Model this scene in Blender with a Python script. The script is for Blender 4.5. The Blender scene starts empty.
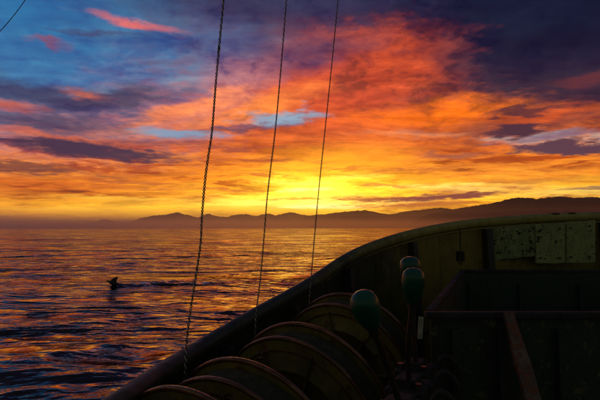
import bpy, bmesh, math, random
import numpy as np
from mathutils import Vector, Matrix, noise
random.seed(7); np.random.seed(7)
R = math.radians
scene = bpy.context.scene
COL = scene.collection
# ------------------------------------------------------------------ camera
F = 470.0                       # focal length in pixels of the 600 px wide photograph
EYE = Vector((0, 0, 3.0))       # eye height above the sea
HOR = 228.0                     # row of the horizon
cam_d = bpy.data.cameras.new('camera'); cam = bpy.data.objects.new('camera', cam_d); COL.objects.link(cam)
cam_d.sensor_width = 36; cam_d.lens = 36 * F / 600
cam_d.clip_start = 0.05; cam_d.clip_end = 60000
PITCH = math.atan((HOR - 200) / F)
cam.location = EYE; cam.rotation_euler = (R(90) + PITCH, 0, 0)
scene.camera = cam
scene.view_settings.view_transform = 'Standard'; scene.view_settings.look = 'None'
scene.view_settings.gamma = 1; scene.view_settings.exposure = 0.22
scene.cycles.use_denoising = True
scene.cycles.volume_bounces = 2
scene.cycles.max_bounces = 6
scene.cycles.sample_clamp_indirect = 4

def ray(px, py):
    """direction in the world seen at a point of the photograph (600 x 400)"""
    d = Vector(((px - 300) / F, 1.0, -(py - 200) / F))
    return (Matrix.Rotation(PITCH, 3, 'X') @ d)
def at(px, py, y):
    d = ray(px, py); return EYE + d * (y / d.y)
def lin(c):
    return tuple(((v/255)/12.92 if v/255 <= .04045 else ((v/255+.055)/1.055)**2.4) for v in c)

# ------------------------------------------------------------------ sky
class NT:
    def __init__(s, tree): s.t = tree; s.n = tree.nodes; s.l = tree.links
    def new(s, typ, **kw):
        n = s.n.new(typ)
        for k, v in kw.items(): setattr(n, k, v)
        return n
    def put(s, sock, v):
        if hasattr(v, 'is_output') or isinstance(v, bpy.types.NodeSocket): s.l.new(v, sock)
        elif isinstance(v, (tuple, list)) and len(v) == 3 and sock.type == 'RGBA': sock.default_value = (*v, 1)
        else: sock.default_value = v
    def m(s, op, a, b=0.0, c=0.0, clamp=False):
        n = s.new('ShaderNodeMath', operation=op, use_clamp=clamp)
        s.put(n.inputs[0], a)
        if len(n.inputs) > 1: s.put(n.inputs[1], b)
        if len(n.inputs) > 2: s.put(n.inputs[2], c)
        return n.outputs[0]
    def vm(s, op, a, b=(0,0,0), scale=None):
        n = s.new('ShaderNodeVectorMath', operation=op)
        s.put(n.inputs[0], a); s.put(n.inputs[1], b)
        if scale is not None: s.put(n.inputs['Scale'], scale)
        return n.outputs['Value'] if op in ('LENGTH', 'DOT_PRODUCT') else n.outputs[0]
    def comb(s, x, y, z=0.0):
        n = s.new('ShaderNodeCombineXYZ'); s.put(n.inputs[0], x); s.put(n.inputs[1], y); s.put(n.inputs[2], z); return n.outputs[0]
    def sep(s, v):
        n = s.new('ShaderNodeSeparateXYZ'); s.put(n.inputs[0], v); return n.outputs
    def noise(s, v, scale=1.0, detail=5.0, rough=.55, dist=0.0, col=False):
        n = s.new('ShaderNodeTexNoise'); s.put(n.inputs['Vector'], v)
        n.inputs['Scale'].default_value = scale; n.inputs['Detail'].default_value = detail
        n.inputs['Roughness'].default_value = rough; n.inputs['Distortion'].default_value = dist
        return n.outputs['Color'] if col else n.outputs[0]
    def rng(s, v, a, b, c=0.0, d=1.0, smooth=True):
        n = s.new('ShaderNodeMapRange', interpolation_type='SMOOTHSTEP' if smooth else 'LINEAR')
        s.put(n.inputs[0], v)
        for i, x in enumerate((a, b, c, d)): s.put(n.inputs[1+i], x)
        return n.outputs[0]
    def mix(s, f, a, b, blend='MIX'):
        n = s.new('ShaderNodeMix', data_type='RGBA', blend_type=blend)
        s.put(n.inputs[0], f); s.put(n.inputs[6], a); s.put(n.inputs[7], b); return n.outputs[2]
    def ramp(s, f, stops):
        n = s.new('ShaderNodeValToRGB'); s.put(n.inputs[0], f); e = n.color_ramp.elements
        while len(e) < len(stops): e.new(0.5)
        for el, (p, c) in zip(e, stops): el.position = p; el.color = (*c, 1)
        return n.outputs[0]

world = bpy.data.worlds.new('World'); scene.world = world; world.use_nodes = True
world.node_tree.nodes.clear()
W = NT(world.node_tree)
tc = W.new('ShaderNodeTexCoord').outputs['Generated']
D = W.vm('NORMALIZE', tc)
dx, dy, dz = W.sep(D)
az = W.m('ARCTAN2', dx, dy)
el = W.m('ARCSINE', dz)
den = W.m('ADD', W.m('MAXIMUM', dz, 0.0), 0.07)
q = W.comb(W.m('DIVIDE', dx, den), W.m('DIVIDE', dy, den), 0.3)      # where the ray meets the cloud deck
# shared warps so that every cloud has ragged, wind drawn edges
w1 = W.vm('SUBTRACT', W.noise(q, .9, 4, .6, col=True), (.5,.5,.5))
w2 = W.vm('SUBTRACT', W.noise(q, 4.2, 6, .62, col=True), (.5,.5,.5))
wsum = W.vm('ADD', W.vm('MULTIPLY', w1, (.22, .30, 0)), W.vm('MULTIPLY', w2, (.09, .22, 0)))
wx, wy, _ = W.sep(wsum)
elp = W.m('MAXIMUM', el, 0.0)
P = W.comb(W.m('ADD', az, wx), W.m('MULTIPLY_ADD', wy, W.m('MULTIPLY_ADD', elp, .9, .012), el), 0.0)
def azel(px, py):
    d = ray(px, py).normalized(); return math.atan2(d.x, d.y), math.asin(d.z)
def erow(py): return azel(300, py)[1]
# gradient of the clear air behind the clouds
E0, E1 = -.1, 1.571
front = W.ramp(W.m('DIVIDE', W.m('SUBTRACT', el, E0), E1 - E0),
    [((e - E0)/(E1 - E0), lin(c)) for e, c in [
     (erow(232), (226,140,48)), (erow(205), (248,176,48)), (erow(180), (246,150,40)), (erow(155), (232,118,42)),
     (erow(125), (222,104,50)), (erow(90), (176,80,66)), (erow(50), (104,62,86)), (erow(0), (44,46,86)),
     (.95, (26,32,64)), (1.57, (22,28,52))]])
back = W.ramp(W.m('DIVIDE', W.m('SUBTRACT', el, E0), E1 - E0),
    [(0.0, lin((86,84,68))), (.18, lin((82,86,76))), (.45, lin((62,70,74))), (1.0, lin((34,42,60)))])
c = W.mix(W.rng(dy, -.25, .85), back, front)
def edist(a, e, rx, ry, rot=0.0):
    """distance from (a, e) measured in half axes of a tilted ellipse"""
    if not rot:
        v = W.vm('MULTIPLY_ADD', P, (F/rx, F/ry, 0)); v.node.inputs[2].default_value = (-a*F/rx, -e*F/ry, 0)
    else:
        cr, sr = math.cos(R(rot)), math.sin(R(rot))
        q1 = W.vm('SUBTRACT', P, (a, e, 0))
        v = W.comb(W.vm('DOT_PRODUCT', q1, (cr*F/rx, -sr*F/rx, 0)), W.vm('DOT_PRODUCT', q1, (sr*F/ry, cr*F/ry, 0)))
    return W.vm('LENGTH', v)
def blob(c, px, py, rx, ry, col, op=1.0, rot=0.0, soft=1.0, rag=.0):
    a, e = azel(px, py)
    d = edist(a, e, rx, ry, rot)
    if rag: d = W.m('MULTIPLY_ADD', ragn, rag, d)
    return W.mix(W.rng(d, 1.0, 1.0 - soft, 0.0, op), c, lin(col))
ragn = W.m('SUBTRACT', W.noise(q, 9.0, 6, .65), .5)
B = [
 # big soft fields:  x, y, rx, ry, colour, opacity, rotation, softness, raggedness
 (-60, 40, 330, 120, (56,126,180), .97, 0, .75, .5),
 (0, -20, 230, 90, (30,88,152), .8, 0, 1, .3),
 (225, 40, 70, 55, (78,98,146), .75, 10, 1, .6),
 (300, -30, 260, 62, (44,46,84), .9, 0, .8, .6),
 (560, 20, 270, 120, (20,28,60), .97, 0, .65, .6),
 (640, -20, 300, 120, (7,20,50), .92, 0, 1, .4),
 (560, 95, 170, 42, (44,36,60), .85, 0, .9, .7),
 (40, 186, 250, 44, (212,100,28), .85, 0, 1, 0),
 (345, 84, 145, 66, (196,76,48), .85, -12, .8, .9),
 (400, 66, 85, 36, (206,84,46), .6, 25, .9, 1.1),
 (320, 48, 90, 13, (84,52,80), .75, -10, 1, 1.4),
 (455, 62, 50, 26, (92,52,66), .6, 20, 1, 1.5),
 (285, 62, 70, 26, (86,62,100), .7, -10, 1, 1.5),
 (238, 78, 60, 34, (168,106,122), .75, -15, 1, .8),
 (440, 112, 140, 19, (250,118,18), .95, 2, 1, .7),
 (250, 110, 110, 16, (246,140,66), .8, -14, 1, .8),
 (180, 112, 100, 10, (246,140,84), .85, -20, .9, .5),
 (570, 112, 80, 10, (214,92,42), .8, 0, 1, .7),
 # left clouds
 (45, 96, 140, 20, (58,60,96), .9, 4, .8, .8),
 (130, 97, 70, 16, (70,58,86), .85, -8, .8, .8),
 (60, 125, 120, 16, (76,60,88), .85, 0, .9, .7),
 (100, 93, 34, 6, (186,100,84), .8, 3, 1, .8),
 (15, 108, 48, 8, (196,94,66), .8, 0, 1, .8),
 (140, 74, 50, 6, (96,136,178), .7, 6, 1, .6),
 (130, 19, 66, 8, (196,98,104), .95, 6, 1, .7),
 (95, 32, 66, 5, (62,68,112), .8, -2, 1, .6),
 (45, 41, 28, 4, (132,80,112), .8, 3, 1, .6),
 (70, 138, 150, 7, (212,100,54), .8, 2, 1, .5),
 (85, 149, 100, 10, (72,50,72), .95, 2, .7, .7),
 (30, 170, 90, 3.6, (116,62,58), .9, 1, .8, .6),
 (130, 181, 80, 3, (170,84,50), .7, 1, .8, .6),
 (80, 193, 34, 1.5, (130,62,44), .8, 0, .8, .6),
 # clear gaps
 (285, 116, 66, 9, (134,158,182), .9, -4, .8, .9),
 (185, 131, 60, 8, (120,140,168), .9, 0, .9, .8),
 (240, 126, 60, 5, (104,66,84), .85, -6, 1, .9),
 (565, 136, 72, 9, (168,168,172), .8, 2, .9, .7),
 (420, 132, 100, 7, (226,150,110), .6, 0, 1, .6),
 ]
LATE = [
 # glow round the hidden sun
 (330, 168, 130, 30, (254,176,36), .6, 0, 1, .4),
 (200, 208, 190, 14, (244,184,56), .8, 0, 1, .3),
 (325, 192, 110, 26, (255,208,38), .75, 0, 1, .9),
 (322, 194, 66, 17, (255,234,80), .9, 0, 1, 1.0),
 (318, 207, 64, 3.2, (255,246,176), .95, 0, .9, .3),
 (312, 190, 30, 3, (255,248,150), .85, 0, .9, .6),
 (300, 183, 60, 3.4, (255,236,96), .8, 0, .9, 1.1),
 (350, 177, 44, 4.5, (255,232,84), .8, -3, .9, 1.1),
 (245, 204, 90, 2.6, (255,214,80), .8, 0, .9, .8),
 (345, 213, 90, 3.5, (255,206,56), .8, 0, 1, .3),
 (140, 199, 110, 2.4, (250,186,64), .75, 0, 1, .8),
 (60, 209, 90, 2.0, (248,178,60), .7, 0, 1, .8),
 (425, 188, 60, 3.0, (255,222,110), .8, 0, .9, .8),
 (150, 189, 90, 2.0, (176,92,46), .6, 0, 1, .9),
 ]
RIGHT = [
 # right
 (500, 172, 150, 14, (222,128,48), .7, 0, 1, .8),
 (465, 188, 90, 7, (250,206,110), .9, 0, .9, .5),
 (575, 192, 90, 8, (216,186,98), .9, 0, .9, .4),
 (520, 181, 90, 4, (176,104,52), .7, 0, 1, .7),
 (415, 203, 80, 5, (170,88,52), .9, -1, .7, .7),
 (440, 196, 80, 4.5, (132,68,62), .95, -3, .6, .8),
 (350, 198, 46, 2.4, (190,100,46), .85, -2, .7, .6),
 (532, 127, 30, 8, (78,48,62), .95, -4, .6, .9),
 (560, 147, 46, 7, (92,62,78), .95, 0, .6, .9),
 (455, 154, 54, 5, (150,80,66), .85, 2, .8, .8),
 (530, 110, 46, 3, (76,42,52), .85, 2, .8, .8),
 (580, 189, 32, 2, (110,80,78), .85, 2, .6, 1.0),
 (590, 78, 40, 7, (110,48,52), .6, 0, 1, .8),
]
for b in B + RIGHT[:3]: c = blob(c, *b)
# relief of the cloud deck
n1 = W.noise(q, 2.6, 7, .62, .6); n2 = W.noise(q, 11, 5, .6, .4)
q2 = W.vm('MULTIPLY', q, (.6, 2.2, 1)); n3 = W.noise(q2, 1.7, 6, .6, .8)
k = W.m('ADD', W.m('MULTIPLY', W.rng(n1, .34, .66), .42), W.m('MULTIPLY', W.rng(n2, .3, .7), .18))
k = W.m('MULTIPLY_ADD', W.rng(n3, .36, .64), .40, k)
lo = W.mix(1.0, c, (.62, .50, .66), 'MULTIPLY'); hi = W.mix(1.0, c, (1.28, 1.22, .98), 'MULTIPLY')
c = W.mix(k, lo, hi)
# billows: soft lumps higher up, long thin bars lower down towards the horizon
pc = W.comb(W.m('ADD', az, W.m('MULTIPLY', wx, .5)), W.m('MULTIPLY', el, 1.7), .7)
n5 = W.noise(pc, 11.0, 7, .62, .5); n6 = W.noise(pc, 26.0, 5, .6, .6)
high = W.m('MULTIPLY', W.rng(el, erow(165), erow(95)), W.m('MULTIPLY', W.rng(az, 1.6, 1.0), W.rng(az, -.62, -.05, .25, 1.0)))
pd = W.m('MULTIPLY', W.rng(W.m('MULTIPLY_ADD', n6, .35, n5), .64, .76), high)
c = W.mix(W.m('MULTIPLY', W.rng(W.m('MULTIPLY_ADD', n6, .35, n5), .66, .52), W.m('MULTIPLY', high, .75)), c, W.mix(1.0, c, (.38, .50, .80), 'MULTIPLY'))
c = W.mix(W.m('MULTIPLY', pd, .55), c, W.mix(1.0, c, (1.45, 1.50, 1.15), 'MULTIPLY'))
ps = W.comb(W.m('MULTIPLY', az, 3.2), W.m('MULTIPLY', W.m('MULTIPLY_ADD', wy, .05, el), 34.0), .2)
n7 = W.noise(ps, 1.0, 6, .6, .9); n8 = W.noise(W.vm('MULTIPLY', ps, (4.5, 2.6, 1)), 1.0, 4, .6, .5)
low = W.rng(el, erow(120), erow(165))
s7 = W.m('MULTIPLY_ADD', n8, .35, n7)
c = W.mix(W.m('MULTIPLY', W.rng(s7, .68, .55), W.m('MULTIPLY', low, .95)), c, W.mix(1.0, c, (.50, .28, .50), 'MULTIPLY'))
c = W.mix(W.m('MULTIPLY', W.rng(s7, .70, .84), W.m('MULTIPLY', low, .8)), c, W.mix(1.0, c, (1.15, 1.5, 1.3), 'MULTIPLY'))
for b in LATE + RIGHT[3:]: c = blob(c, *b)
c = W.mix(W.m('MULTIPLY', W.rng(n3, .40, .30), .35), c, (.55, .42, .5), 'MULTIPLY')
# light of the hidden sun spilling through the thin cloud
def glow(px, py, rx, ry, rgb, pw=2.0):
    global c
    a, e = azel(px, py); d = edist(a, e, rx, ry); g = W.m('POWER', 2.718, W.m('MULTIPLY', W.m('MULTIPLY', d, d), -1.0))
    g = W.m('MULTIPLY', g, W.rng(s7, .50, .78, .55, 1.5))
    c = W.mix(g, c, W.mix(1.0, c, rgb, 'ADD'))
for b in [(85, 149, 104, 9.5, (64,46,70), .95, 2, .7, .8), (20, 165, 80, 3.5, (112,58,52), .85, 2, .8, .8), (150, 141, 70, 4, (120,70,78), .7, -4, 1, 1.0),
          (283, 115, 60, 7.5, (140,168,190), .85, -5, .9, 1.0), (188, 130, 60, 6.5, (126,150,178), .85, 0, .9, 1.0), (255, 122, 50, 3.6, (120,84,104), .7, -8, .9, 1.1),
          (532, 127, 28, 7.5, (72,44,58), .95, -4, .55, .8), (562, 147, 46, 6.5, (84,56,72), .95, 0, .55, .8)]: c = blob(c, *b)
glow(300, 209, 230, 11, (.30, .14, .0)); glow(90, 208, 170, 7, (.30, .17, .0)); glow(470, 196, 130, 9, (.20, .12, .0)); glow(325, 192, 130, 26, (.42, .17, .0)); glow(325, 190, 58, 15, (.8, .5, .03)); glow(322, 203, 80, 5, (.8, .6, .16))
for b in [(440, 196.5, 88, 4.6, (128,64,60), .95, -3, .6, .9), (375, 199, 60, 3.2, (168,84,48), .9, -2, .7, .9), (405, 205, 90, 3.2, (190,98,44), .85, -1, .8, .9),
          (395, 188, 44, 2.0, (206,116,44), .7, 3, .8, 1.1), (300, 199, 60, 1.5, (216,130,40), .7, 0, .8, 1.0), (270, 176, 60, 2.6, (206,104,40), .8, 2, .9, 1.2),
          (235, 190, 70, 2.2, (200,100,42), .75, 1, .9, 1.1), (345, 168, 60, 2.6, (214,116,40), .7, -3, .9, 1.2), (260, 160, 80, 4.0, (166,74,48), .7, 2, .9, 1.2),
          (230, 145, 70, 4.0, (150,72,58), .7, 3, .9, 1.2), (420, 168, 80, 4.0, (178,84,46), .7, 0, .9, 1.2)]: c = blob(c, *b)
bg = W.new('ShaderNodeBackground'); W.put(bg.inputs[0], c); bg.inputs[1].default_value = 1.0
W.l.new(bg.outputs[0], W.new('ShaderNodeOutputWorld').inputs[0])
world.cycles.sampling_method = 'MANUAL'; world.cycles.sample_map_resolution = 1024

# ------------------------------------------------------------------ the sun, low behind the cloud over the hills
sd = bpy.data.lights.new('sun', 'SUN'); sun = bpy.data.objects.new('sun', sd); COL.objects.link(sun)
sd.energy = 0.03; sd.angle = R(25); sd.color = (1.0, .42, .12)
sa, se = azel(322, 196)
sun.rotation_euler = (R(90) - max(se, R(4.0)), 0, -sa + math.pi)

# ------------------------------------------------------------------ helpers
def tag(o, label=None, cat=None, group=None, kind=None):
    if label: o['label'] = label
    if cat: o['category'] = cat
    if group: o['group'] = group
    if kind: o['kind'] = kind
    return o
def empty(name, loc):
    o = bpy.data.objects.new(name, None); COL.objects.link(o); o.location = loc; return o
def link(name, bm, mat, parent=None, smooth=False, angle=35):
    me = bpy.data.meshes.new(name)
    bmesh.ops.recalc_face_normals(bm, faces=bm.faces)
    bm.to_mesh(me); bm.free()
    o = bpy.data.objects.new(name, me); COL.objects.link(o); me.materials.append(mat)
    if smooth:
        me.polygons.foreach_set('use_smooth', [True]*len(me.polygons))
        me.set_sharp_from_angle(angle=R(angle))
    if parent is not None:
        o.parent = parent
        root = parent
        off = Vector()
        while root is not None: off += root.location; root = root.parent
        me.transform(Matrix.Translation(-off))
    return o
def bx(bm, c, s, rot=None, bev=0.0):
    r = bmesh.ops.create_cube(bm, size=1)
    vs = r['verts']
    for v in vs: v.co = Vector((v.co.x*s[0], v.co.y*s[1], v.co.z*s[2]))
    if bev:
        es = list({e for v in vs for e in v.link_edges})
        g = bmesh.ops.bevel(bm, geom=es, offset=bev, segments=2, affect='EDGES', profile=.5)
        vs = list({v for f in g['faces'] for v in f.verts} | {v for v in vs if v.is_valid})
    M = (rot.to_4x4() if rot is not None else Matrix())
    for v in vs: v.co = (M @ v.co) + Vector(c)
    return vs
def frames(pts, closed=False):
    pts = [Vector(p) for p in pts]; n = len(pts); out = []
    up = None
    for i in range(n):
        a = pts[i-1] if (i or closed) else pts[0]; b = pts[(i+1) % n] if (i < n-1 or closed) else pts[-1]
        t = (b - a).normalized()
        if up is None:
            ref = Vector((0,0,1)) if abs(t.z) < .9 else Vector((1,0,0))
            up = (ref - t*ref.dot(t)).normalized()
        else: up = (up - t*up.dot(t)).normalized()
        out.append((pts[i], t, up, t.cross(up)))
    return out
def tube(bm, pts, r, seg=8, caps=True, closed=False):
    fr = frames(pts, closed); rings = []
    for i, (p, t, u, s) in enumerate(fr):
        rr = r[i] if isinstance(r, (list, tuple)) else r
        rings.append([bm.verts.new(p + (u*math.cos(2*math.pi*k/seg) + s*math.sin(2*math.pi*k/seg))*rr) for k in range(seg)])
    m = len(rings)
    for i in range(m if closed else m-1):
        a, b = rings[i], rings[(i+1) % m]
        for k in range(seg): bm.faces.new((a[k], a[(k+1) % seg], b[(k+1) % seg], b[k]))
    if caps and not closed: bm.faces.new(rings[0]); bm.faces.new(rings[-1])
def lathe(bm, prof, M, seg=64, close=False):
    """prof: (radius, along) pairs turned round the Z axis, then placed by M"""
    rings = []
    for (r, z) in prof:
        if r < 1e-5: rings.append([bm.verts.new(M @ Vector((0,0,z)))])
        else: rings.append([bm.verts.new(M @ Vector((r*math.cos(2*math.pi*k/seg), r*math.sin(2*math.pi*k/seg), z))) for k in range(seg)])
    prs = list(zip(rings[:-1], rings[1:]))
    if close: prs.append((rings[-1], rings[0]))
    for a, b in prs:
        for k in range(seg):
            k2 = (k+1) % seg
            f = [a[k % len(a)], a[k2 % len(a)], b[k2 % len(b)], b[k % len(b)]]
            f = list(dict.fromkeys(f))
            if len(f) > 2: bm.faces.new(f)
def spline(pts, n=12):
    pts = [Vector(p) for p in pts]; out = []
    for i in range(len(pts)-1):
        p0 = pts[i-1] if i else pts[0]*2 - pts[1]; p1, p2 = pts[i], pts[i+1]
        p3 = pts[i+2] if i+2 < len(pts) else pts[-1]*2 - pts[-2]
        for k in range(n):
            t = k/n
            out.append(.5*((2*p1) + (p2-p0)*t + (2*p0-5*p1+4*p2-p3)*t*t + (3*p1-p0-3*p2+p3)*t**3))
    out.append(pts[-1]); return out

# ------------------------------------------------------------------ materials
def principled(name, build):
    m = bpy.data.materials.new(name); m.use_nodes = True; m.node_tree.nodes.clear()
    N = NT(m.node_tree); b = N.new('ShaderNodeBsdfPrincipled'); o = N.new('ShaderNodeOutputMaterial')
    N.l.new(b.outputs[0], o.inputs[0]); build(N, b); return m
def paint(name, base, second, rust=(.16,.055,.02), rust_amt=.45, rough=.5, scale=3.0, bump=.25, metal=0.0, spec=.5, flake=None):
    """weathered paint: two tones, a layer of grime, chips down to rust"""
    def build(N, b):
        co = N.new('ShaderNodeTexCoord').outputs['Object']
        n1 = N.noise(co, scale, 6, .6); n2 = N.noise(co, scale*7, 8, .7); n3 = N.noise(co, scale*1.9, 9, .72, .4)
        c = N.mix(N.rng(n1, .38, .62), base, second)
        c = N.mix(N.rng(n2, .42, .72, 0, .55), c, tuple(x*.35 for x in base))
        streak = N.noise(N.vm('MULTIPLY', co, (9, 9, .8)), scale*.8, 5, .6)
        c = N.mix(N.rng(streak, .52, .75, 0, .5), c, tuple(x*.6 for x in rust))
        mask = N.rng(n3, .70 - rust_amt*.25, .73 - rust_amt*.25)
        c = N.mix(mask, c, N.mix(n2, rust, tuple(x*.4 for x in rust)))
        if flake:
            n4 = N.noise(co, scale*4.5, 7, .75)
            fm = N.rng(n4, flake[1], flake[1]+.03); c = N.mix(fm, c, flake[0])
        N.put(b.inputs['Base Color'], c)
        N.put(b.inputs['Roughness'], N.rng(n2, .3, .7, rough-.12, rough+.22)); b.inputs['Metallic'].default_value = metal
        b.inputs['Specular IOR Level'].default_value = spec
        bp = N.new('ShaderNodeBump'); bp.inputs['Strength'].default_value = bump; bp.inputs['Distance'].default_value = .006
        N.put(bp.inputs['Height'], N.m('SUBTRACT', N.m('ADD', n2, N.m('MULTIPLY', n1, .6)), N.m('MULTIPLY', mask, .35)))
        N.l.new(bp.outputs[0], b.inputs['Normal'])
    return principled(name, build)
M_bul = paint('bulwark_paint', (.20,.165,.03), (.12,.11,.03), rust_amt=.35, rough=.5, scale=1.6)
M_hull = paint('hull_paint', (.05,.055,.05), (.03,.035,.035), rough=.5, scale=1.2)
M_rail = paint('rail_paint', (.22,.205,.075), (.12,.12,.06), rust_amt=.45, rough=.42, scale=2.2)
M_deck = paint('deck_paint', (.035,.045,.035), (.02,.025,.02), rust_amt=.5, rough=.5, scale=2)
M_winch = paint('winch_paint', (.24,.20,.04), (.12,.105,.028), rust_amt=.45, rough=.30, scale=5)
M_edge = paint('winch_edge', (.34,.16,.08), (.16,.08,.04), rust=(.20,.07,.03), rust_amt=.45, rough=.24, scale=7, metal=.5)  # orange glint of the low sky put into the edge colour, with rust chips
M_steel = paint('worn_steel', (.11,.10,.09), (.06,.055,.05), rust_amt=.55, rough=.34, scale=8, metal=.6)
M_bin = paint('bin_paint', (.02,.050,.030), (.010,.026,.016), rust=(.07,.05,.02), rust_amt=.3, rough=.5, scale=4, flake=((.10,.10,.04), .575))
M_binin = paint('bin_inner_paint', (.022,.060,.036), (.016,.040,.026), rust=(.03,.03,.015), rust_amt=.2, rough=.45, scale=2)
M_rim = paint('rim_paint', (.05,.052,.055), (.03,.032,.034), rust_amt=.3, rough=.68, scale=6, spec=.25)
M_slab = paint('weathered_board', (.44,.50,.18), (.33,.38,.14), rust=(.05,.05,.02), rust_amt=.42, rough=.75, scale=8, bump=.8, flake=((.06,.07,.03), .60))
M_slab_d = paint('mossy_board', (.38,.45,.18), (.25,.32,.12), rust=(.04,.05,.02), rust_amt=.6, rough=.8, scale=9, bump=.8, flake=((.05,.065,.03), .585))
M_rust = paint('rusty_bar', (.21,.15,.12), (.13,.09,.075), rust=(.30,.10,.045), rust_amt=.85, rough=.6, scale=14, bump=.7)
M_pale = paint('pale_fitting', (.42,.46,.33), (.3,.34,.22), rust_amt=.4, rough=.5, scale=30)
M_black = paint('black_fitting', (.018,.02,.018), (.028,.03,.026), rust=(.04,.025,.018), rust_amt=.2, rough=.75, scale=12)
M_line = paint('fishing_line_coil', (.09,.085,.05), (.05,.05,.035), rust_amt=0, rough=.8, scale=20, bump=.5)
def _knob(N, b):
    co = N.new('ShaderNodeTexCoord').outputs['Object']
    n = N.noise(co, 40, 6, .65); n0 = N.noise(co, 12, 5, .6)
    c = N.mix(N.rng(n, .5, .8, 0, .6), (.003, .10, .058), (.002, .04, .026)); c = N.mix(N.rng(n0, .55, .66, 0, .55), c, (.03,.035,.02)); n9 = N.noise(N.vm('MULTIPLY', co, (1,1,.35)), 120, 6, .7); c = N.mix(N.rng(n9, .62, .66, 0, .8), c, (.14,.18,.13))
    N.put(b.inputs['Base Color'], c); N.put(b.inputs['Roughness'], N.rng(n, .3, .7, .26, .46))
    bp = N.new('ShaderNodeBump'); bp.inputs['Strength'].default_value = .15; bp.inputs['Distance'].default_value = .002
    N.put(bp.inputs['Height'], n); N.l.new(bp.outputs[0], b.inputs['Normal'])
M_knob = principled('green_plastic', _knob)
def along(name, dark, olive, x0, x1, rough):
    """base colour dark at low x, olive at high x, ragged blend between"""
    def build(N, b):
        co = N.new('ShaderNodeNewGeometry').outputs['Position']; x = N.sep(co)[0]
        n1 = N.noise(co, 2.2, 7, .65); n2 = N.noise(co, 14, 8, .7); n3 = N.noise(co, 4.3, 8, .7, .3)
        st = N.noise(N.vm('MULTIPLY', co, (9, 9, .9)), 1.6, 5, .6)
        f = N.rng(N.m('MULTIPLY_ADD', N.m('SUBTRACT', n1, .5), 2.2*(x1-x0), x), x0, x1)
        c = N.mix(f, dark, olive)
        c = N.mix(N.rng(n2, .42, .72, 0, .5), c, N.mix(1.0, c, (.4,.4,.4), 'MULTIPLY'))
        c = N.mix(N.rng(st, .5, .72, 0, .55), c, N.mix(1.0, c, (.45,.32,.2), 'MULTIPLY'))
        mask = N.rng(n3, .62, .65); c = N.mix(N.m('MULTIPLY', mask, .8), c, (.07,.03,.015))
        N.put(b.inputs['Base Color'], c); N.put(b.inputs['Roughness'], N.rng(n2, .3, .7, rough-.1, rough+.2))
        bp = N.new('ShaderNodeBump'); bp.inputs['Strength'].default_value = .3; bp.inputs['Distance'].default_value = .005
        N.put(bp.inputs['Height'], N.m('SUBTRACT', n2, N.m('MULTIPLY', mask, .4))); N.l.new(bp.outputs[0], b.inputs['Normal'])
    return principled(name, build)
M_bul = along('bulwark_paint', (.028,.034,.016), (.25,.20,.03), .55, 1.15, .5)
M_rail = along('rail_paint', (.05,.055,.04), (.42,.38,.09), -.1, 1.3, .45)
def plain(name, a, b2, rough, scale=60, **kw):
    def f(N, b):
        co = N.new('ShaderNodeTexCoord').outputs['Object']; n = N.noise(co, scale, 5, .6)
        N.put(b.inputs['Base Color'], N.mix(N.rng(n, .35, .65), a, b2)); b.inputs['Roughness'].default_value = rough
    return principled(name, f)
M_rope_d = plain('dark_strand', (.03,.022,.018), (.06,.04,.03), .7)
M_rope_p = plain('pale_strand', (.75,.70,.62), (.45,.4,.33), .5)
M_bird = plain('dark_plumage', (.012,.012,.014), (.03,.03,.032), .6, 12)
M_wing = plain('grey_plumage', (.10,.10,.10), (.05,.05,.05), .6, 12)
M_hill = plain('forested_hill', (.018,.022,.014), (.035,.032,.02), .95, .004)
M_cable = plain('dark_cable', (.02,.02,.022), (.03,.03,.03), .6)
def _water(N, b):
    g = N.new('ShaderNodeNewGeometry').outputs['Position']
    b.inputs['Base Color'].default_value = (.004, .008, .012, 1); b.inputs['IOR'].default_value = 1.5; b.inputs['Specular Tint'].default_value = (1.0, .74, .64, 1)
    b.inputs['Roughness'].default_value = .07
    ax = N.new('ShaderNodeMapping'); N.put(ax.inputs[0], g); ax.inputs[2].default_value = (0, 0, R(14)); ax.inputs[3].default_value = (.85, 1.35, 1); ax = ax.outputs[0]
    n1 = N.noise(ax, 1.35, 3, .5, .3); n2 = N.noise(ax, 4.5, 2, .5, .2)
    g1 = N.noise(N.vm('MULTIPLY', g, (.016, .05, 0)), 1.0, 5, .62, .5)
    n0 = N.noise(N.vm('MULTIPLY', g, (.10, .26, 0)), 1.0, 4, .6, .4)
    gust = N.rng(g1, .36, .62, .5, 1.4)
    h = N.m('ADD', N.m('MULTIPLY', n1, .17), N.m('MULTIPLY', n2, .022))
    h = N.m('MULTIPLY', h, gust); h = N.m('MULTIPLY_ADD', n0, 1.0, h)
    n00 = N.noise(N.vm('MULTIPLY', g, (.022, .075, 0)), 1.0, 3, .6, .4); h = N.m('MULTIPLY_ADD', n00, 3.2, h)
    bp = N.new('ShaderNodeBump'); bp.inputs['Strength'].default_value = 1.0; bp.inputs['Distance'].default_value = 1.0
    N.put(bp.inputs['Height'], h); N.l.new(bp.outputs[0], b.inputs['Normal'])
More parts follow.
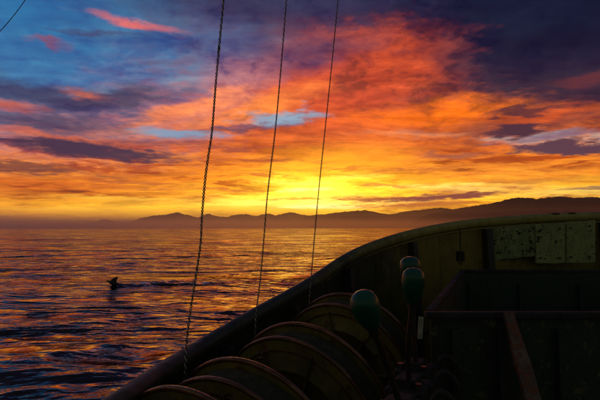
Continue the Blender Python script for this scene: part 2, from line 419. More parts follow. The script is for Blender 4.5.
def _sea_surface():
    m = principled('sea_water', _water); N = NT(m.node_tree)
    b = [n for n in N.n if n.type == 'BSDF_PRINCIPLED'][0]; o = [n for n in N.n if n.type == 'OUTPUT_MATERIAL'][0]
    nrm = b.inputs['Normal'].links[0].from_socket
    g = N.new('ShaderNodeBsdfGlossy'); g.inputs['Color'].default_value = (1.0, .78, .68, 1); g.inputs['Roughness'].default_value = .08  # sunset warmth put into the reflection colour; the water itself is untinted
    d = N.new('ShaderNodeBsdfDiffuse'); d.inputs['Color'].default_value = (.004, .007, .011, 1)
    f = N.new('ShaderNodeFresnel'); f.inputs['IOR'].default_value = 1.82
    for n in (g, d, f): N.l.new(nrm, n.inputs['Normal'])
    mx = N.new('ShaderNodeMixShader'); N.l.new(f.outputs[0], mx.inputs[0]); N.l.new(d.outputs[0], mx.inputs[1]); N.l.new(g.outputs[0], mx.inputs[2])
    N.l.new(mx.outputs[0], o.inputs[0]); N.n.remove(b); return m
M_water = _sea_surface()

# ------------------------------------------------------------------ sea: one sheet from the hull to the horizon, waves as geometry
def wave_set():
    rs = np.random.RandomState(11); ws = []
    for i in range(100):
        L = 0.5 * (50/.5) ** (i/99.0) * rs.uniform(.93, 1.07)
        th = R(-80) + rs.normal(0, R(34))
        slope = .029 if L < 3 else .011
        if L > 10: slope = .007
        ws.append((2*math.pi/L, th, slope*L/(2*math.pi), rs.uniform(0, 6.283), L))
    return ws
def sea():
    th = np.concatenate([np.linspace(-math.pi, R(-52), 44)[:-1], np.linspace(R(-52), R(48), 540), np.linspace(R(48), math.pi, 44)[1:]])
    rr = np.concatenate([[0.4], 4.0 * (30000/4.0) ** (np.linspace(0, 1, 1000))])
    T, Rr = np.meshgrid(th, rr)
    X = Rr*np.sin(T); Y = Rr*np.cos(T); Z = np.zeros_like(X); DX = np.zeros_like(X); DY = np.zeros_like(X)
    cell = np.maximum(Rr*.0090, Rr*.0034)
    dense = (T > R(-54)) & (T < R(50)); cell = np.where(dense, cell, Rr*.09)
    for kk, a, amp, ph, L in wave_set():
        w = np.clip((L/cell - 2.5)/2.5, 0, 1)
        d = kk*(X*math.cos(a) + Y*math.sin(a)) + ph
        Z += w*amp*np.cos(d); s = w*amp*np.sin(d)*.9
        DX -= s*math.cos(a); DY -= s*math.sin(a)
    # patches of rougher and calmer water
    g = .75 + .35*np.sin(X*.11+Y*.05+1)*np.sin(Y*.09-X*.03+2) + .2*np.sin(X*.31-Y*.17)
    near = np.clip((Rr-3)/2, 0, 1); g = g*near
    Z *= g; DX *= g; DY *= g
    # wake trailing off to the right of the bird
    b0 = at(113, 290, 24.3); b1 = at(190, 281, 26.6)
    ux, uy = (b1.x-b0.x), (b1.y-b0.y); Lw = math.hypot(ux, uy); ux /= Lw; uy /= Lw
    s = (X-b0.x)*ux + (Y-b0.y)*uy; t = -(X-b0.x)*uy + (Y-b0.y)*ux
    env = np.clip((s+.2)/.5, 0, 1)*np.exp(-np.clip(s, 0, None)/4.0)
    for sg in (-1, 1):
        c0 = sg*(.06+.16*s); Z += env*.15*np.exp(-((t-c0)/.16)**2) - env*.10*np.exp(-((t-c0-sg*.28)/.2)**2)
    X = X+DX; Y = Y+DY
    nr, nt = X.shape
    co = np.stack([X, Y, Z], -1).reshape(-1, 3)
    i = np.arange(nr-1)[:, None]*nt + np.arange(nt-1)[None, :]
    f = np.stack([i, i+nt, i+nt+1, i+1], -1).reshape(-1, 4)
    me = bpy.data.meshes.new('sea')
    me.vertices.add(len(co)); me.vertices.foreach_set('co', co.ravel())
    me.loops.add(f.size); me.loops.foreach_set('vertex_index', f.ravel().astype(np.int32))
    me.polygons.add(len(f)); me.polygons.foreach_set('loop_start', (np.arange(len(f))*4).astype(np.int32))
    me.polygons.foreach_set('use_smooth', np.ones(len(f), bool))
    me.update(calc_edges=True)
    o = bpy.data.objects.new('sea', me); COL.objects.link(o); me.materials.append(M_water)
    if me.polygons[10].normal.z < 0: me.flip_normals()
    return tag(o, kind='structure')
SEA = sea()

# ------------------------------------------------------------------ hills beyond the bay
def hills(name, dist, rows, seed, depth, nx=420):
    """ridge through (px, row) points of the skyline; falls off to the water in front and behind"""
    bm = bmesh.new(); xs = np.linspace(rows[0][0], rows[-1][0], nx)
    hs = np.interp(xs, [r[0] for r in rows], [HOR - r[1] for r in rows])
    ny = 22; grid = []
    for j in range(ny):
        v = j/(ny-1)                                   # 0 front shore, 1 back shore
        line = []
        for x, h in zip(xs, hs):
            ridge = .62
            s = v/ridge if v < ridge else (1-v)/(1-ridge)
            s = max(0, s)
            yy = dist + (v-ridge)*depth
            a = (x-300)/F
            wx = a*dist*(1 + (v-ridge)*.1)
            nz = noise.fractal(Vector((wx/dist*26+seed, v*3.0, seed)), 1.0, 2.0, 5)
            fine = noise.fractal(Vector((wx/dist*120+seed, v*9, 4)), 1.0, 2.0, 4)
            zz = (h*dist/F) * (s**.8) * (1 + .28*nz*(1-s)) + fine*dist/F*.7*(s**.5)
            line.append(bm.verts.new((wx, yy, zz - 4 - (1-s)*6)))
        grid.append(line)
    for a, b in zip(grid[:-1], grid[1:]):
        for k in range(nx-1): bm.faces.new((a[k], a[k+1], b[k+1], b[k]))
    o = link(name, bm, M_hill, smooth=True, angle=80)
    return tag(o, kind='structure')
hills('far_hills', 14000, [(60,227),(95,221.5),(104,219),(112,220.5),(128,222),(140,218),(155,215),(165,214.5),(178,212.4),(188,214.6),(198,217),(203,215.5),(209,213.6),
      (217,216),(226,216.6),(236,214.6),(246,213.6),(254,216),(262,214.2),(268,213.4),(276,215),(284,212.8),(291,211.8),(300,214.4),(312,215.4),
      (322,215),(332,217),(345,219),(360,228)], 3.1, 2600)
hills('middle_hills', 11000, [(290,227),(305,216),(318,214.2),(330,213.4),(345,211.2),(356,210.4),(366,210),(378,212),(386,214),(391,214.2),(402,211.6),(415,210),(430,208.6),
      (441,207.2),(452,209),(470,211),(500,215),(540,227)], 8.7, 2200)
hills('near_hills', 8200, [(400,227),(430,213),(450,209.2),(462,207.4),(475,205.4),(488,203.6),(500,200.8),(512,197.8),(520,196.8),(530,197.4),(537,198.4),(548,197),(560,196),
      (575,197.2),(590,196.4),(605,197.4),(640,201),(700,204),(790,210),(900,216),(1000,227)], 5.3, 2400, 620)
hills('low_shore', 9500, [(-700,227.5),(-560,219),(-400,222),(-250,221),(-120,223),(-40,224.6),(40,225),(90,226),(160,227),(240,227.5)], 1.9, 1200)

# ------------------------------------------------------------------ air: haze box, and the mist lying on the bay
def volume(name, density, color, aniso):
    m = bpy.data.materials.new(name); m.use_nodes = True; m.node_tree.nodes.clear()
    N = NT(m.node_tree); v = N.new('ShaderNodeVolumePrincipled'); o = N.new('ShaderNodeOutputMaterial')
    v.inputs['Color'].default_value = (*color, 1); v.inputs['Density'].default_value = density
    v.inputs['Anisotropy'].default_value = aniso
    N.l.new(v.outputs[0], o.inputs[1]); m.cycles.homogeneous_volume = True
    return m
def airbox(name, x0, x1, y0, y1, z0, z1, m):
    bm = bmesh.new(); bx(bm, ((x0+x1)/2, (y0+y1)/2, (z0+z1)/2), (x1-x0, y1-y0, z1-z0))
    o = link(name, bm, m); tag(o, kind='stuff'); return o
airbox('haze', -32000, 32000, -32000, 32000, -16, 640, volume('haze_air', 2.2e-5, (.95,.9,.86), .7))
def mist(name, x0, x1, y0, y1, z1, m, seed):
    """closed body of mist with a gently rolling top"""
    bm = bmesh.new(); nx, ny = 60, 24; top = []; bot = []
    for j in range(ny):
        rt, rb = [], []
        for i in range(nx):
            x = x0+(x1-x0)*i/(nx-1); y = y0+(y1-y0)*j/(ny-1)
            ed = min(1, min(j, ny-1-j)/3.0)
            z = z1*(.12+.88*ed)*(1+.22*noise.fractal(Vector((x/2600+seed, y/2600, seed)), 1, 2, 4))
            rt.append(bm.verts.new((x, y, max(z, 4)))); rb.append(bm.verts.new((x, y, -8)))
        top.append(rt); bot.append(rb)
    for g in (top, bot):
        for j in range(ny-1):
            for i in range(nx-1): bm.faces.new((g[j][i], g[j][i+1], g[j+1][i+1], g[j+1][i]))
    for j in range(ny-1):
        for i in (0, nx-1): bm.faces.new((top[j][i], top[j+1][i], bot[j+1][i], bot[j][i]))
    for i in range(nx-1):
        for j in (0, ny-1): bm.faces.new((top[j][i], top[j][i+1], bot[j][i+1], bot[j][i]))
    o = link(name, bm, m, smooth=True, angle=180); tag(o, kind='stuff'); return o
vm1 = volume('low_mist', 2.4e-4, (.98,.80,.66), .8)
vm2 = volume('upper_mist', 1.3e-4, (.98,.80,.66), .8)
mist('sea_mist', -14000, 14000, 2600, 9200, 70, vm1, 2.0)
mist('sea_mist', -14000, 14000, 4600, 13000, 150, vm2, 6.0)
mist('sea_mist', -14500, 14500, 4200, 13400, 300, volume('thin_mist', 9e-5, (.98,.80,.66), .8), 9.0)

mist('sea_mist', -15000, -2200, 4400, 12800, 140, volume('west_mist', 1.1e-4, (.98,.80,.66), .8), 12.0)
mist('sea_mist', -15500, -3400, 5000, 12900, 200, volume('west_thin_mist', 6e-5, (.98,.80,.66), .8), 15.0)

# ------------------------------------------------------------------ the fishing boat
DECK = lambda y: 3.0 - 1.78 + .05*max(0, y)
boat = tag(empty('fishing_boat', (3.0, 0, 1.4)), 'foreground fishing boat with rounded bow bulwark and worn olive cap rail', 'boat')
rail_px = [(92,400,1.90),(150,364,2.33),(200,335,2.76),(250,307,3.12),(300,280,3.46),(350,249,3.82),(400,231.5,4.12),(450,221.5,4.36),(500,216.5,4.52),(550,213.6,4.62),(600,212.2,4.67)]
half = [at(*p) for p in rail_px]
CX = 3.1
half.append(Vector((CX, 4.68, half[-1].z+.002)))
left = [Vector((-1.95,-9,2.26)), Vector((-1.85,-6,2.26)), Vector((-1.65,-3,2.27)), Vector((-1.32,-.2,2.285)), Vector((-1.05,1.1,2.295))] + half
allp = left + [Vector((2*CX-p.x, p.y, p.z)) for p in reversed(left[:-1])]
RAIL = spline(allp, 10)
def offs(fr, inn, up): return fr[0] + fr[1]*inn + Vector((0,0,up))
def rail_frames():
    out = []
    for i, p in enumerate(RAIL):
        a = RAIL[max(0,i-1)]; b = RAIL[min(len(RAIL)-1,i+1)]; t = (b-a); t.z = 0; t.normalize()
        out.append((p, Vector((t.y, -t.x, 0))))       # inboard normal
    return out
RF = rail_frames()
def sweep(bm, prof_fn, closed=True, i0=0, i1=None):
    rings = []
    for i in range(i0, (i1 or len(RF))):
        rings.append([bm.verts.new(v) for v in prof_fn(*RF[i])])
    m = len(rings[0])
    for a, b in zip(rings[:-1], rings[1:]):
        for k in range(m if closed else m-1): bm.faces.new((a[k], a[(k+1) % m], b[(k+1) % m], b[k]))
    if closed: bm.faces.new(rings[0]); bm.faces.new(rings[-1])
def prof(pts): return lambda p, n: [p + n*a + Vector((0,0,b)) for a, b in pts]
# cap rail: flattened half round pipe, its outer top edge on the measured curve
capw = .105
cap = [(capw/2 - capw/2*math.cos(a), -.034 + .034*math.sin(a)) for a in [R(x) for x in (0,25,50,70,90,110,130,155,180)]] + [(capw-.002,-.062),(capw-.012,-.078),(capw-.03,-.083),(.02,-.083),(.004,-.07)]
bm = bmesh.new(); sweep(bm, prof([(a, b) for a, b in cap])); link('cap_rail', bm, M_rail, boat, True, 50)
# bulwark plating (a closed thin shell down to the deck)
def plate(p, n):
    d = DECK(p.y)
    return [p+n*.045+Vector((0,0,-.08)), p+n*.060+Vector((0,0,-.08)), Vector((p.x+n.x*.10, p.y+n.y*.10, d+.002)), Vector((p.x+n.x*.085, p.y+n.y*.085, d+.002))]
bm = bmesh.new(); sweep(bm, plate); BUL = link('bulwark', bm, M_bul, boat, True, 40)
# hull outside, down below the water
def hullp(p, n):
    d = DECK(p.y)
    return [p+n*.040+Vector((0,0,-.08)), Vector((p.x+n.x*.02, p.y+n.y*.02, d-.25)), Vector((p.x+n.x*.35, p.y+n.y*.35, .2)), Vector((p.x+n.x*.9, p.y+n.y*.9, -.8)),
            Vector((p.x+n.x*.95, p.y+n.y*.95, -.8)), Vector((p.x+n.x*.40, p.y+n.y*.40, .2)), Vector((p.x+n.x*.06, p.y+n.y*.06, d-.25))]
bm = bmesh.new(); sweep(bm, hullp); link('hull', bm, M_hull, boat, True, 40)
# deck with slight sheer
bm = bmesh.new(); h = len(RF)//2; prev = None
for i in range(h+1):
    a, na = RF[i]; b, nb = RF[len(RF)-1-i]
    row = []
    pa = a + na*.07; pb = b + nb*.07
    for k in range(9):
        q_ = pa.lerp(pb, k/8); row.append(Vector((q_.x, q_.y, DECK(q_.y))))
    row = [bm.verts.new(v) for v in row]
    if prev:
        for k in range(8):
            try: bm.faces.new((prev[k], prev[k+1], row[k+1], row[k]))
            except ValueError: pass
    prev = row
bmesh.ops.remove_doubles(bm, verts=bm.verts, dist=.001)
dk = link('deck', bm, M_deck, boat)
# rubbing flange under the cap and frames (stanchions) welded inside the bulwark
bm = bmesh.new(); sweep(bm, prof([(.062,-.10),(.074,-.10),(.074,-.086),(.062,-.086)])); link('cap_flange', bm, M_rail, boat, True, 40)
def near_index(px, y_hint=None):
    best = None
    for i, (p, n) in enumerate(RF[:len(RF)//2+6]):
        if p.y < .3: continue
        sx = 300 + F*p.x/p.y
        if best is None or abs(sx-px) < best[0]: best = (abs(sx-px), i)
    return best[1]
def stanchion(px, w=.05, dpt=.07, mat=None):
    i = near_index(px); p, n = RF[i]; t = Vector((-n.y, n.x, 0)); d = DECK(p.y)
    bm = bmesh.new(); vs = []
    for (up, inn) in ((-.105, .066), (-.105, .066+dpt), (None, .105+dpt+.07), (None, .106)):
        for s in (-1, 1):
            z = p.z+up if up is not None else d+.004
            v = p + n*inn + t*(s*w/2); v.z = z; vs.append(bm.verts.new(v))
    a0,a1,b0,b1,c0,c1,d0,d1 = vs
    for f in ((a0,a1,b1,b0),(b0,b1,c1,c0),(c0,c1,d1,d0),(d0,d1,a1,a0),(a0,b0,c0,d0),(a1,b1,c1,d1)): bm.faces.new(f)
    return link('stanchion', bm, mat or M_hull, boat)
for px in (60, 140, 215, 284, 340, 405, 480.5, 598): stanchion(px, .065 if px > 470 else .045)
# far side needs its frames too
for i in range(len(RF)//2+14, len(RF)-2, 9):
    p, n = RF[i]; d = DECK(p.y); bm = bmesh.new(); rot = Matrix.Rotation(math.atan2(n.y, n.x), 3, 'Z')
    bx(bm, (p.x+n.x*.13, p.y+n.y*.13, (p.z-.09+d)/2), (.07, .045, p.z-.09-d), rot); link('stanchion', bm, M_hull, boat)
# weathered boards fixed to the inside of the bulwark beneath the rail
def board(pts, y, th, name='board', mat=None):
    """pts: outline in the photograph, placed on the inner face of the bulwark"""
    vs = [at(px, py, y - (px-540)*.0006) for px, py in pts]
    bm = bmesh.new(); fr = [bm.verts.new(v) for v in vs]; bk = [bm.verts.new(v + Vector((0, th, 0))) for v in vs]
    bm.faces.new(fr); bm.faces.new(bk)
    for k in range(len(vs)): bm.faces.new((fr[k], fr[(k+1) % len(vs)], bk[(k+1) % len(vs)], bk[k]))
    bmesh.ops.bevel(bm, geom=[e for e in bm.edges], offset=.004, segments=1, affect='EDGES')
    return link(name, bm, mat or M_slab, BUL)
def jag(a, b, n, amp):
    out = []
    for k in range(n+1):
        t = k/n; out.append((a[0]+(b[0]-a[0])*t, a[1]+(b[1]-a[1])*t + (random.uniform(-amp, amp) if 0 < k < n else 0)))
    return out
b1_ = jag((485,227.5),(535.4,225),6,.5) + jag((535.4,256.3),(488,261.5),6,.8)
b2_ = jag((536,224.6),(565.4,223),4,.4) + jag((565.4,263),(536.6,263.6),3,.4)
b3_ = jag((566.2,222),(595.6,220),4,.4) + jag((595.6,262.4),(566.4,263),3,.4)
o = board(b1_, 4.40, .035, mat=M_slab_d); o['label'] = 'darker mottled board with a slanting lower edge'
board(b2_, 4.385, .035); board(b3_, 4.40, .035)
for px, py in ((489,233),(489,256),(530,231),(530,251),(541,230),(541,258),(560,229),(560,258),(571,228),(571,257),(590,226),(590,257)):
    bm = bmesh.new(); bmesh.ops.create_cone(bm, cap_ends=True, segments=8, radius1=.011, radius2=.009, depth=.012, matrix=Matrix.Translation(at(px, py, 4.345+(.012 if px < 535 or px > 566 else 0)-.0006*(px-540)+.02)) @ Matrix.Rotation(R(90),4,'X')); link('bolt', bm, M_steel, BUL)
for px in (235, 262, 318, 372, 436):
    i = near_index(px); p, n = RF[i]; d = DECK(p.y); bm = bmesh.new(); pts = []
    for k in range(15):
        t = k/14; z = (p.z-.11)*(1-t)+d*t; inn = .060+(.10-.060)*((p.z-.08-z)/(p.z-.08-d)); v = p+n*(inn+.001); v.z = z; pts.append(v+Vector((random.uniform(-.002,.002),0,0)))
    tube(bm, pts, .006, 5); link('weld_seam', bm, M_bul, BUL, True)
# two little rusty lugs on top of the rail
for px in (551, 567):
    i = near_index(px); p, n = RF[i]; bm = bmesh.new()
    bx(bm, p+n*.05+Vector((0,0,-.002)), (.07,.10,.014), None, .005); link('rail_lug', bm, M_rust, boat, True)

# hook and block hanging from the rail
hk = tag(empty('hanging_block', at(460.3, 257, 4.1)), 'small dark block hanging on a cord below the rail left of boards', 'pulley block')
bm = bmesh.new(); tube(bm, [at(460.3, 230.5, 4.26), at(460.2, 243, 4.2), at(460.3, 254, 4.14)], .006, 6); link('cord', bm, M_black, hk)
bm = bmesh.new(); c0 = at(460.3, 257, 4.12)
lathe(bm, [(0,-.022),(.022,-.022),(.034,-.016),(.034,-.008),(.024,-.003),(.024,.003),(.034,.008),(.034,.016),(.022,.022),(0,.022)], Matrix.Translation(c0) @ Matrix.Rotation(R(90),4,'X'), 20)
link('sheave', bm, M_black, hk, True)
for s in (-1, 1):
    bm = bmesh.new(); bx(bm, c0+Vector((0, s*.028, .006)), (.056, .006, .085), None, .0028); link('cheek', bm, M_black, hk)
bm = bmesh.new(); tube(bm, [c0+Vector((.012*math.sin(a), 0, -.05+.018*-math.cos(a)*1.2)) for a in np.linspace(.3, 5.4, 12)], .005, 6); link('hook', bm, M_black, hk)

# ------------------------------------------------------------------ winch: four flanged drums on one shaft
winch = tag(empty('line_winch', (0, 2.5, DECK(2.5))), 'large steel line winch with four round flanges on one shaft by the bulwark', 'winch')
D1 = Vector((-.385, 1.98, 1.84)); D4 = Vector((.345, 3.12, 2.13))
discs = [(D1, .545), (Vector((-.205, 2.26, 1.90)), .52), (Vector((.06, 2.66, 2.00)), .50), (D4, .465)]
axis = (D4 - D1).normalized()
RM = axis.to_track_quat('Z', 'Y').to_matrix().to_4x4()
def flange(c0, Rr, phase):
    M = Matrix.Translation(c0) @ RM
    bm = bmesh.new(); th = .0055
    lathe(bm, [(.05,-th),(Rr*.60,-th),(Rr*.615,-th-.008),(Rr*.635,-th-.008),(Rr*.65,-th),(Rr*.966,-th),(Rr*.966,th),(.05,th)], M, 120)
    fl = link('flange', bm, M_winch, winch, True, 50)
    bm = bmesh.new(); lathe(bm, [(Rr*.962,-.007),(Rr*.975,-.011),(Rr*.99,-.012),(Rr,-.008),(Rr+.001,0),(Rr,.008),(Rr*.99,.012),(Rr*.975,.011),(Rr*.962,.007)], M, 120, True)
    link('rim', bm, M_edge, fl, True, 60)
    bm = bmesh.new(); lathe(bm, [(Rr*.84,-.0055),(Rr*.845,-.013),(Rr*.857,-.013),(Rr*.862,-.0055)], M, 110, True); link('bead', bm, M_edge, fl, True, 60)
    for k in range(8):
        a = 2*math.pi*k/8 + .2 + phase
        rib = bmesh.new(); rot = RM.to_3x3() @ Matrix.Rotation(a, 3, 'Z')
        bx(rib, M @ (Matrix.Rotation(a, 3, 'Z') @ Vector((Rr*.5, 0, -th-.009))), (Rr*.78, .010, .02), rot, .002)
        link('rib', rib, M_winch, fl)
    return fl, M
for n_, (c0, Rr) in enumerate(discs):
    flange(c0, Rr, n_*.3)
    fl, M = flange(c0 - axis*.15, Rr*.965, n_*.3+.35)
    hb = bmesh.new(); lathe(hb, [(0,-.07),(.05,-.07),(.06,-.06),(.06,-.035),(.095,-.03),(.10,-.006),(.05,-.005)], M, 32); link('hub', hb, M_steel, fl, True)
    for k in range(6):
        a = 2*math.pi*k/6; bb = bmesh.new()
        bmesh.ops.create_cone(bb, cap_ends=True, segments=6, radius1=.009, radius2=.009, depth=.014, matrix=M @ Matrix.Translation((.078*math.cos(a), .078*math.sin(a), -.038))); link('bolt', bb, M_steel, fl)
    # line wound between the two flanges of the reel
    rc = Rr*.90; pa = c0-axis*.142; Ln = .134; turns = 9; pr = [(rc-.05, 0)]
    for k in range(turns*4+1): pr.append((rc + .0065*abs(math.sin(k*math.pi/4)), Ln*k/(turns*4)))
    pr.append((rc-.05, Ln))
    bm = bmesh.new(); lathe(bm, pr, Matrix.Translation(pa) @ RM, 72); link('wound_line', bm, M_line, winch, True, 70)
bm = bmesh.new(); tube(bm, [D1-axis*.34, D4+axis*.25], .04, 20); link('shaft', bm, M_steel, winch, True)
for c0 in (D1-axis*.28, D4+axis*.2):
    bm = bmesh.new(); z0 = DECK(c0.y); yaw = Matrix.Rotation(math.atan2(axis.y, axis.x), 3, 'Z')
    bx(bm, (c0.x, c0.y, (c0.z+z0)/2), (.05, .22, c0.z-z0), yaw, .006); bx(bm, (c0.x, c0.y, z0+.015), (.2, .34, .03), yaw, .004)
    tube(bm, [c0-axis*.04, c0+axis*.04], .085, 24); link('bearing_stand', bm, M_winch, winch)
# shackle standing on the second flange
c0 = at(260, 357, 2.24); bm = bmesh.new()
tube(bm, [c0+Vector((.012*math.cos(a), 0, .006+.016*math.sin(a))) for a in np.linspace(-.6, 3.74, 12)], .0045, 8); bx(bm, c0+Vector((0,0,-.008)), (.036,.014,.012), None, .003)
link('shackle', bm, M_steel, winch, True)

# ------------------------------------------------------------------ hydraulic valve bank with three green-handled levers
vb = tag(empty('control_lever_bank', (.42, 1.6, DECK(1.6))), 'bank of three control levers with worn green oval handles beside the winch', 'control levers')
def knob_profile(Lk, r):
    return [(0, Lk*.5), (r*.35, Lk*.485), (r*.66, Lk*.44), (r*.88, Lk*.36), (r*.98, Lk*.25), (r, Lk*.1), (r*.93, -Lk*.08), (r*.78, -Lk*.24), (r*.60, -Lk*.38), (r*.48, -Lk*.47), (r*.36, -Lk*.5), (0, -Lk*.5)]
def lever(top, mid, base, wpx, hpx, y):
    a = at(*top, y); b = at(*base[:2], base[2])
    dirv = (a-b).normalized(); Mk = Matrix.Translation(a) @ dirv.to_track_quat('Z','Y').to_matrix().to_4x4()
    r = wpx/2/F*y; Lk = hpx/F*y
    low = a-dirv*(Lk*.45)
    pts = spline([low, low.lerp(b,.5)+Vector((*mid,0)), b], 6)
    bm = bmesh.new(); tube(bm, pts, r*.26, 10); lv = link('lever', bm, M_steel, vb, True)
    bm = bmesh.new(); lathe(bm, knob_profile(Lk, r), Mk, 28); link('handle', bm, M_knob, lv, True, 60)
    bm = bmesh.new(); lathe(bm, [(r*.26,-.5*Lk-.02),(r*.42,-.5*Lk-.018),(r*.42,-.5*Lk-.002),(r*.26,-.5*Lk)], Mk, 12, True); link('lock_nut', bm, M_steel, lv)
lever((367,311), (.004,.0), (402,412,1.36), 28.5, 45, 1.2)
lever((413,285.5), (-.008,.0), (409,388,1.62), 22.5, 36, 1.52)
lever((410.5,271), (.0,.0), (416,372,1.86), 20.5, 29, 1.8)
vbx = lambda px, py, y, s, nm, mat, bev=.006, rot=None: link(nm, (lambda b: (bx(b, at(px, py, y), s, rot, bev), b)[1])(bmesh.new()), mat, vb)
vrot = Matrix.Rotation(R(-28), 3, 'Z')
for k in range(3):
    y = 1.40 + k*.21; p = Vector((.31 + k*.07, 1.47+k*.2, 2.43)) 
    bm = bmesh.new(); bx(bm, p+Vector((0,0,-.05)), (.13, .17, .16), vrot, .008); bx(bm, p+Vector((0,0,.04)), (.07,.09,.03), vrot, .006); link('valve_section', bm, M_black, vb)
    for s in (-1, 1):
        bb = bmesh.new(); bmesh.ops.create_cone(bb, cap_ends=True, segments=6, radius1=.013, radius2=.013, depth=.02, matrix=Matrix.Translation(p+vrot@Vector((s*.045,-.05,.04)))); link('bolt', bb, M_steel, vb)
bm = bmesh.new(); bx(bm, Vector((.385, 1.62, (2.2+DECK(1.6))/2)), (.12, .5, 2.2-DECK(1.6)), vrot, .01); bx(bm, Vector((.385,1.62,DECK(1.6)+.012)), (.26,.62,.02), vrot, .004); link('pedestal', bm, M_bin, vb)
for k, (x0, y0) in enumerate(((.39,1.47),(.46,1.67),(.53,1.87))):
    bm = bmesh.new(); tube(bm, spline([(x0,y0,2.44),(x0+.03,y0-.01,2.50),(x0+.07,y0-.02,2.48),(x0+.085,y0-.02,2.40),(x0+.08,y0,2.0),(x0+.05,y0+.05,1.5)], 8), .009, 10); link('hose', bm, M_black, vb, True)
    bm = bmesh.new(); tube(bm, [(x0-.02,y0,2.425),(x0+.008,y0-.004,2.455)], .018, 6); link('hose_fitting', bm, M_steel, vb)
o = vbx(420.5, 328, 1.66, (.017, .008, .076), 'marker_plate', M_pale, .002, Matrix.Rotation(R(4),3,'Y')); o['label'] = 'worn pale green upright plate'
# ------------------------------------------------------------------ open steel fish bin
bn = tag(empty('fish_bin', (2.0, 2.9, DECK(2.9))), 'long open steel bin with grey rim and peeling dark green paint', 'steel bin')
ZR = 3.0-.352
NL = at(430, 314, 1.93); FL = at(462.5, 270, 3.86)
NLp = Vector((NL.x, 1.93, ZR)); FLp = Vector((FL.x, 3.86, ZR)); NRp = Vector((4.6, 1.93, ZR)); FRp = Vector((4.6, 3.86, ZR))
def wall(a, b, z0, z1, th, name, mat, inn):
    bm = bmesh.new(); t = (b-a).normalized(); n = Vector((-t.y, t.x, 0))*inn
    vs = [bm.verts.new(Vector((p.x, p.y, z))) for z in (z0, z1) for p in (a, b, b+n*th, a+n*th)]
    for f in ((0,1,2,3),(4,5,6,7),(0,1,5,4),(1,2,6,5),(2,3,7,6),(3,0,4,7)): bm.faces.new([vs[i] for i in f])
    return link(name, bm, mat, bn)
z0 = DECK(2.0)+.05
wall(NLp+Vector((.004,.004,0)), NRp+Vector((-.004,.004,0)), z0, ZR-.012, .012, 'front_panel', M_bin, 1)
wall(FLp+Vector((.01,-.004,0)), FRp+Vector((-.01,-.004,0)), z0+.1, ZR-.012, .012, 'back_panel', M_binin, -1)
wall(NLp+Vector((.006,.02,0)), FLp+Vector((.006,-.02,0)), z0+.1, ZR-.012, .012, 'side_panel', M_binin, -1)
wall(NRp+Vector((-.006,.02,0)), FRp+Vector((-.006,-.02,0)), z0+.1, ZR-.012, .012, 'side_panel', M_bin, 1)
bm = bmesh.new(); bm.faces.new([bm.verts.new(Vector((p.x,p.y,z0+.12))) for p in (NLp,NRp,FRp,FLp)]); link('bottom', bm, M_binin, bn)
def rimbar(a, b, w, h, ext):
    t = (b-a).normalized(); bm = bmesh.new(); yaw = Matrix.Rotation(math.atan2(t.y, t.x), 3, 'Z')
    bx(bm, (a+b)/2, ((b-a).length+ext, w, h), yaw, .004); return link('rim', bm, M_rim, bn, True, 40)
rimbar(NLp, NRp, .04, .026, .04); rimbar(FLp, FRp, .04, .026, .04)
rimbar(NLp+Vector((.006,.034,.001)), FLp+Vector((-.006,-.03,.001)), .030, .030, 0)
rimbar(NRp+Vector((0,.03,.001)), FRp+Vector((0,-.03,.001)), .046, .030, 0)
for px in (455, 501, 560): # stiffeners on the front
    x = at(px, 340, 1.925).x; bm = bmesh.new(); bx(bm, (x, 1.915, (z0+ZR)/2-.02), (.035, .028, ZR-z0-.07), None, .003); link('stiffener', bm, M_bin, bn)
for px in (470, 520, 580):
    x = at(px, 300, 3.84).x; bm = bmesh.new(); bx(bm, (x, 3.828, (z0+ZR)/2), (.03, .024, ZR-z0-.2), None, .003); link('stiffener', bm, M_binin, bn)
# rusty bar leaning on the bin
bar_t = at(509, 317, 1.895); bar_b = at(533, 400, 1.72); dv = (bar_b-bar_t); dv.normalize()
bar_t = bar_t - dv*.015; bl = (DECK(1.0)+.005-bar_t.z)/dv.z; bar_e = bar_t + dv*bl
bm = bmesh.new(); rt = dv.to_track_quat('Z','X').to_matrix()
nb = 34; prevr = None
for k in range(nb+1):
    p = bar_t.lerp(bar_e, k/nb); w = .019+.009*min(1, k/4); ring = []
    for sx, sy in ((-1,-1),(-1,1),(1,1),(1,-1)):
        j = 1+random.uniform(-.07,.07); xv = Vector((1,0,0)); xv = (xv-dv*xv.dot(dv)).normalized(); yv = dv.cross(xv)
        ring.append(bm.verts.new(p + xv*sx*w*j + yv*sy*.011*j))
    if prevr:
        for q_ in range(4): bm.faces.new((prevr[q_], prevr[(q_+1)%4], ring[(q_+1)%4], ring[q_]))
    else: bm.faces.new(ring)
    prevr = ring
bm.faces.new(prevr); bmesh.ops.bevel(bm, geom=[e for e in bm.edges], offset=.002, segments=1, affect='EDGES')
tag(link('iron_bar', bm, M_rust, None), 'flat rusty iron bar leaning against the front of the steel bin', 'iron bar')

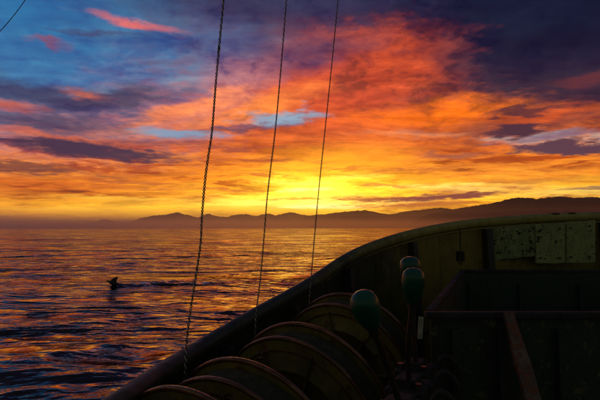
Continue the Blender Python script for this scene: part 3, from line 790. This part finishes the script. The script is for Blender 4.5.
# ------------------------------------------------------------------ twisted rigging ropes
def rope(pix, y, rad, lay, label, top_px):
    pts = [at(px, py, y) for px, py in pix]
    v = (pts[0]-pts[1]).normalized(); pts = [pts[0]+v*2.6] + pts
    fine = spline(pts, 10)
    # resample evenly
    L = [0]
    for a, b in zip(fine[:-1], fine[1:]): L.append(L[-1]+(b-a).length)
    tot = L[-1]; n = int(tot/lay*8)
    s = np.linspace(0, tot, n); P3 = np.array([list(p) for p in fine])
    ctr = np.stack([np.interp(s, L, P3[:, i]) for i in range(3)], -1)
    root = tag(empty('rope', pts[-1]), label, 'rope', 'twisted rigging ropes hanging over the bulwark')
    for k in range(2):
        bm = bmesh.new(); a = 2*math.pi*s/lay + math.pi*k
        wob = 1 + .12*np.sin(s*9+k)
        hx = ctr + np.stack([np.cos(a)*rad*.62*wob, np.sin(a)*rad*.62*wob, np.zeros_like(a)], -1)
        tube(bm, [Vector(p) for p in hx], rad*.42, 6); link('strand', bm, M_rope_p if k == 0 else M_rope_d, root, True, 180)
    bm = bmesh.new(); e = pts[-1]; vd = (pts[-2]-e).normalized(); q0 = Vector((1,0,0)); q1 = vd.cross(q0).normalized()
    tube(bm, [e+vd*(.002*k)+(q0*math.cos(k*.7)+q1*math.sin(k*.7))*rad*1.25 for k in range(30)], rad*.5, 6); link('lashing', bm, M_rope_d, root, True, 180)
    # eye on the bulwark
    bm = bmesh.new(); e = pts[-1]
    tube(bm, [e+Vector((0, .02*math.cos(t), .02*math.sin(t)-.015)) for t in np.linspace(0, 2*math.pi, 18)[:-1]], .004, 6, closed=True); link('eye_ring', bm, M_steel, root, True)
    return root
rope([(223.5,0),(219,48),(215.7,84),(212,131),(208,158),(205,181),(202,216),(200.4,245),(194.5,285),(189.5,318),(186.5,345),(184.6,384)], 2.40, .0066, .036,
     'leftmost rope, thickest and slightly kinked, with pale beaded twist', 0)
rope([(286.4,0),(279.9,80),(274.8,134),(270,173),(266.8,202),(263.4,245),(260.2,280),(256.6,310),(254.6,338)], 2.95, .0056, .034,
     'middle of the three hanging ropes, crossing the yellow horizon glow', 0)
rope([(338,0),(331.6,66),(324.6,134),(319.8,180),(315.6,224),(312.4,262),(309.6,296),(308,312)], 3.3, .0050, .032,
     'rightmost and thinnest of the three ropes, just beside the brightest glow', 0)
# thin stays crossing the top left corner
def stay(a, b, ya, yb, r, label):
    bm = bmesh.new(); p0, p1 = at(*a, ya), at(*b, yb); v = p1-p0
    pts = [p0-v*.6 + (v*2.2)*(k/12) + Vector((0,0,-.05*math.sin(math.pi*k/12))) for k in range(13)]
    tube(bm, pts, r, 6); tag(link('stay_wire', bm, M_cable, None, True), label, 'wire', 'thin stay wires')
stay((0,28), (23,0), 5.0, 5.2, .004, 'thin dark stay wire cutting across the top left corner')

# ------------------------------------------------------------------ bird beating along the water
bird = tag(empty('seabird', at(113, 290, 24.3)), 'small dark seabird on open water with wings raised, leaving a thin wake', 'bird')
bp_ = at(113, 289, 24.3); bp_.z = .12
bm = bmesh.new()
U = Vector((-.97,.25,0)); S_ = Vector((.25,.97,0)); Zv = Vector((0,0,1))
body = [(-.38,.03,.010),(-.30,.03,.04),(-.17,.03,.075),(0,.04,.095),(.13,.06,.08),(.21,.10,.05),(.28,.14,.036),(.34,.16,.04),(.385,.155,.03),(.42,.145,.011),(.48,.13,.004)]
tube(bm, [bp_+U*a+Zv*b for a, b, r in body], [r for *_, r in body], 10)
link('body', bm, M_bird, bird, True, 80)
for sg, mat in ((-1, M_wing), (1, M_bird)):
    bm = bmesh.new(); rows = []
    for k in range(9):
        t = k/8; o = bp_+U*(.05-.05*t-.16*t*t)+S_*sg*(.06+.05*t)+Zv*(.08+(.27 if sg < 0 else .30)*t)
        ch = .34*(1-.72*t)+.01*math.sin(k*2.4)
        rows.append([o+U*ch*.45, o+U*ch*.1+Zv*.014*(1-t), o-U*ch*.6-Zv*(.03), o+U*ch*.1-Zv*.008])
    rows = [[bm.verts.new(v) for v in r] for r in rows]
    for a, b in zip(rows[:-1], rows[1:]):
        for k in range(4): bm.faces.new((a[k], a[(k+1)%4], b[(k+1)%4], b[k]))
    bm.faces.new(rows[0]); bm.faces.new(rows[-1]); link('wing', bm, mat, bird, True, 80)
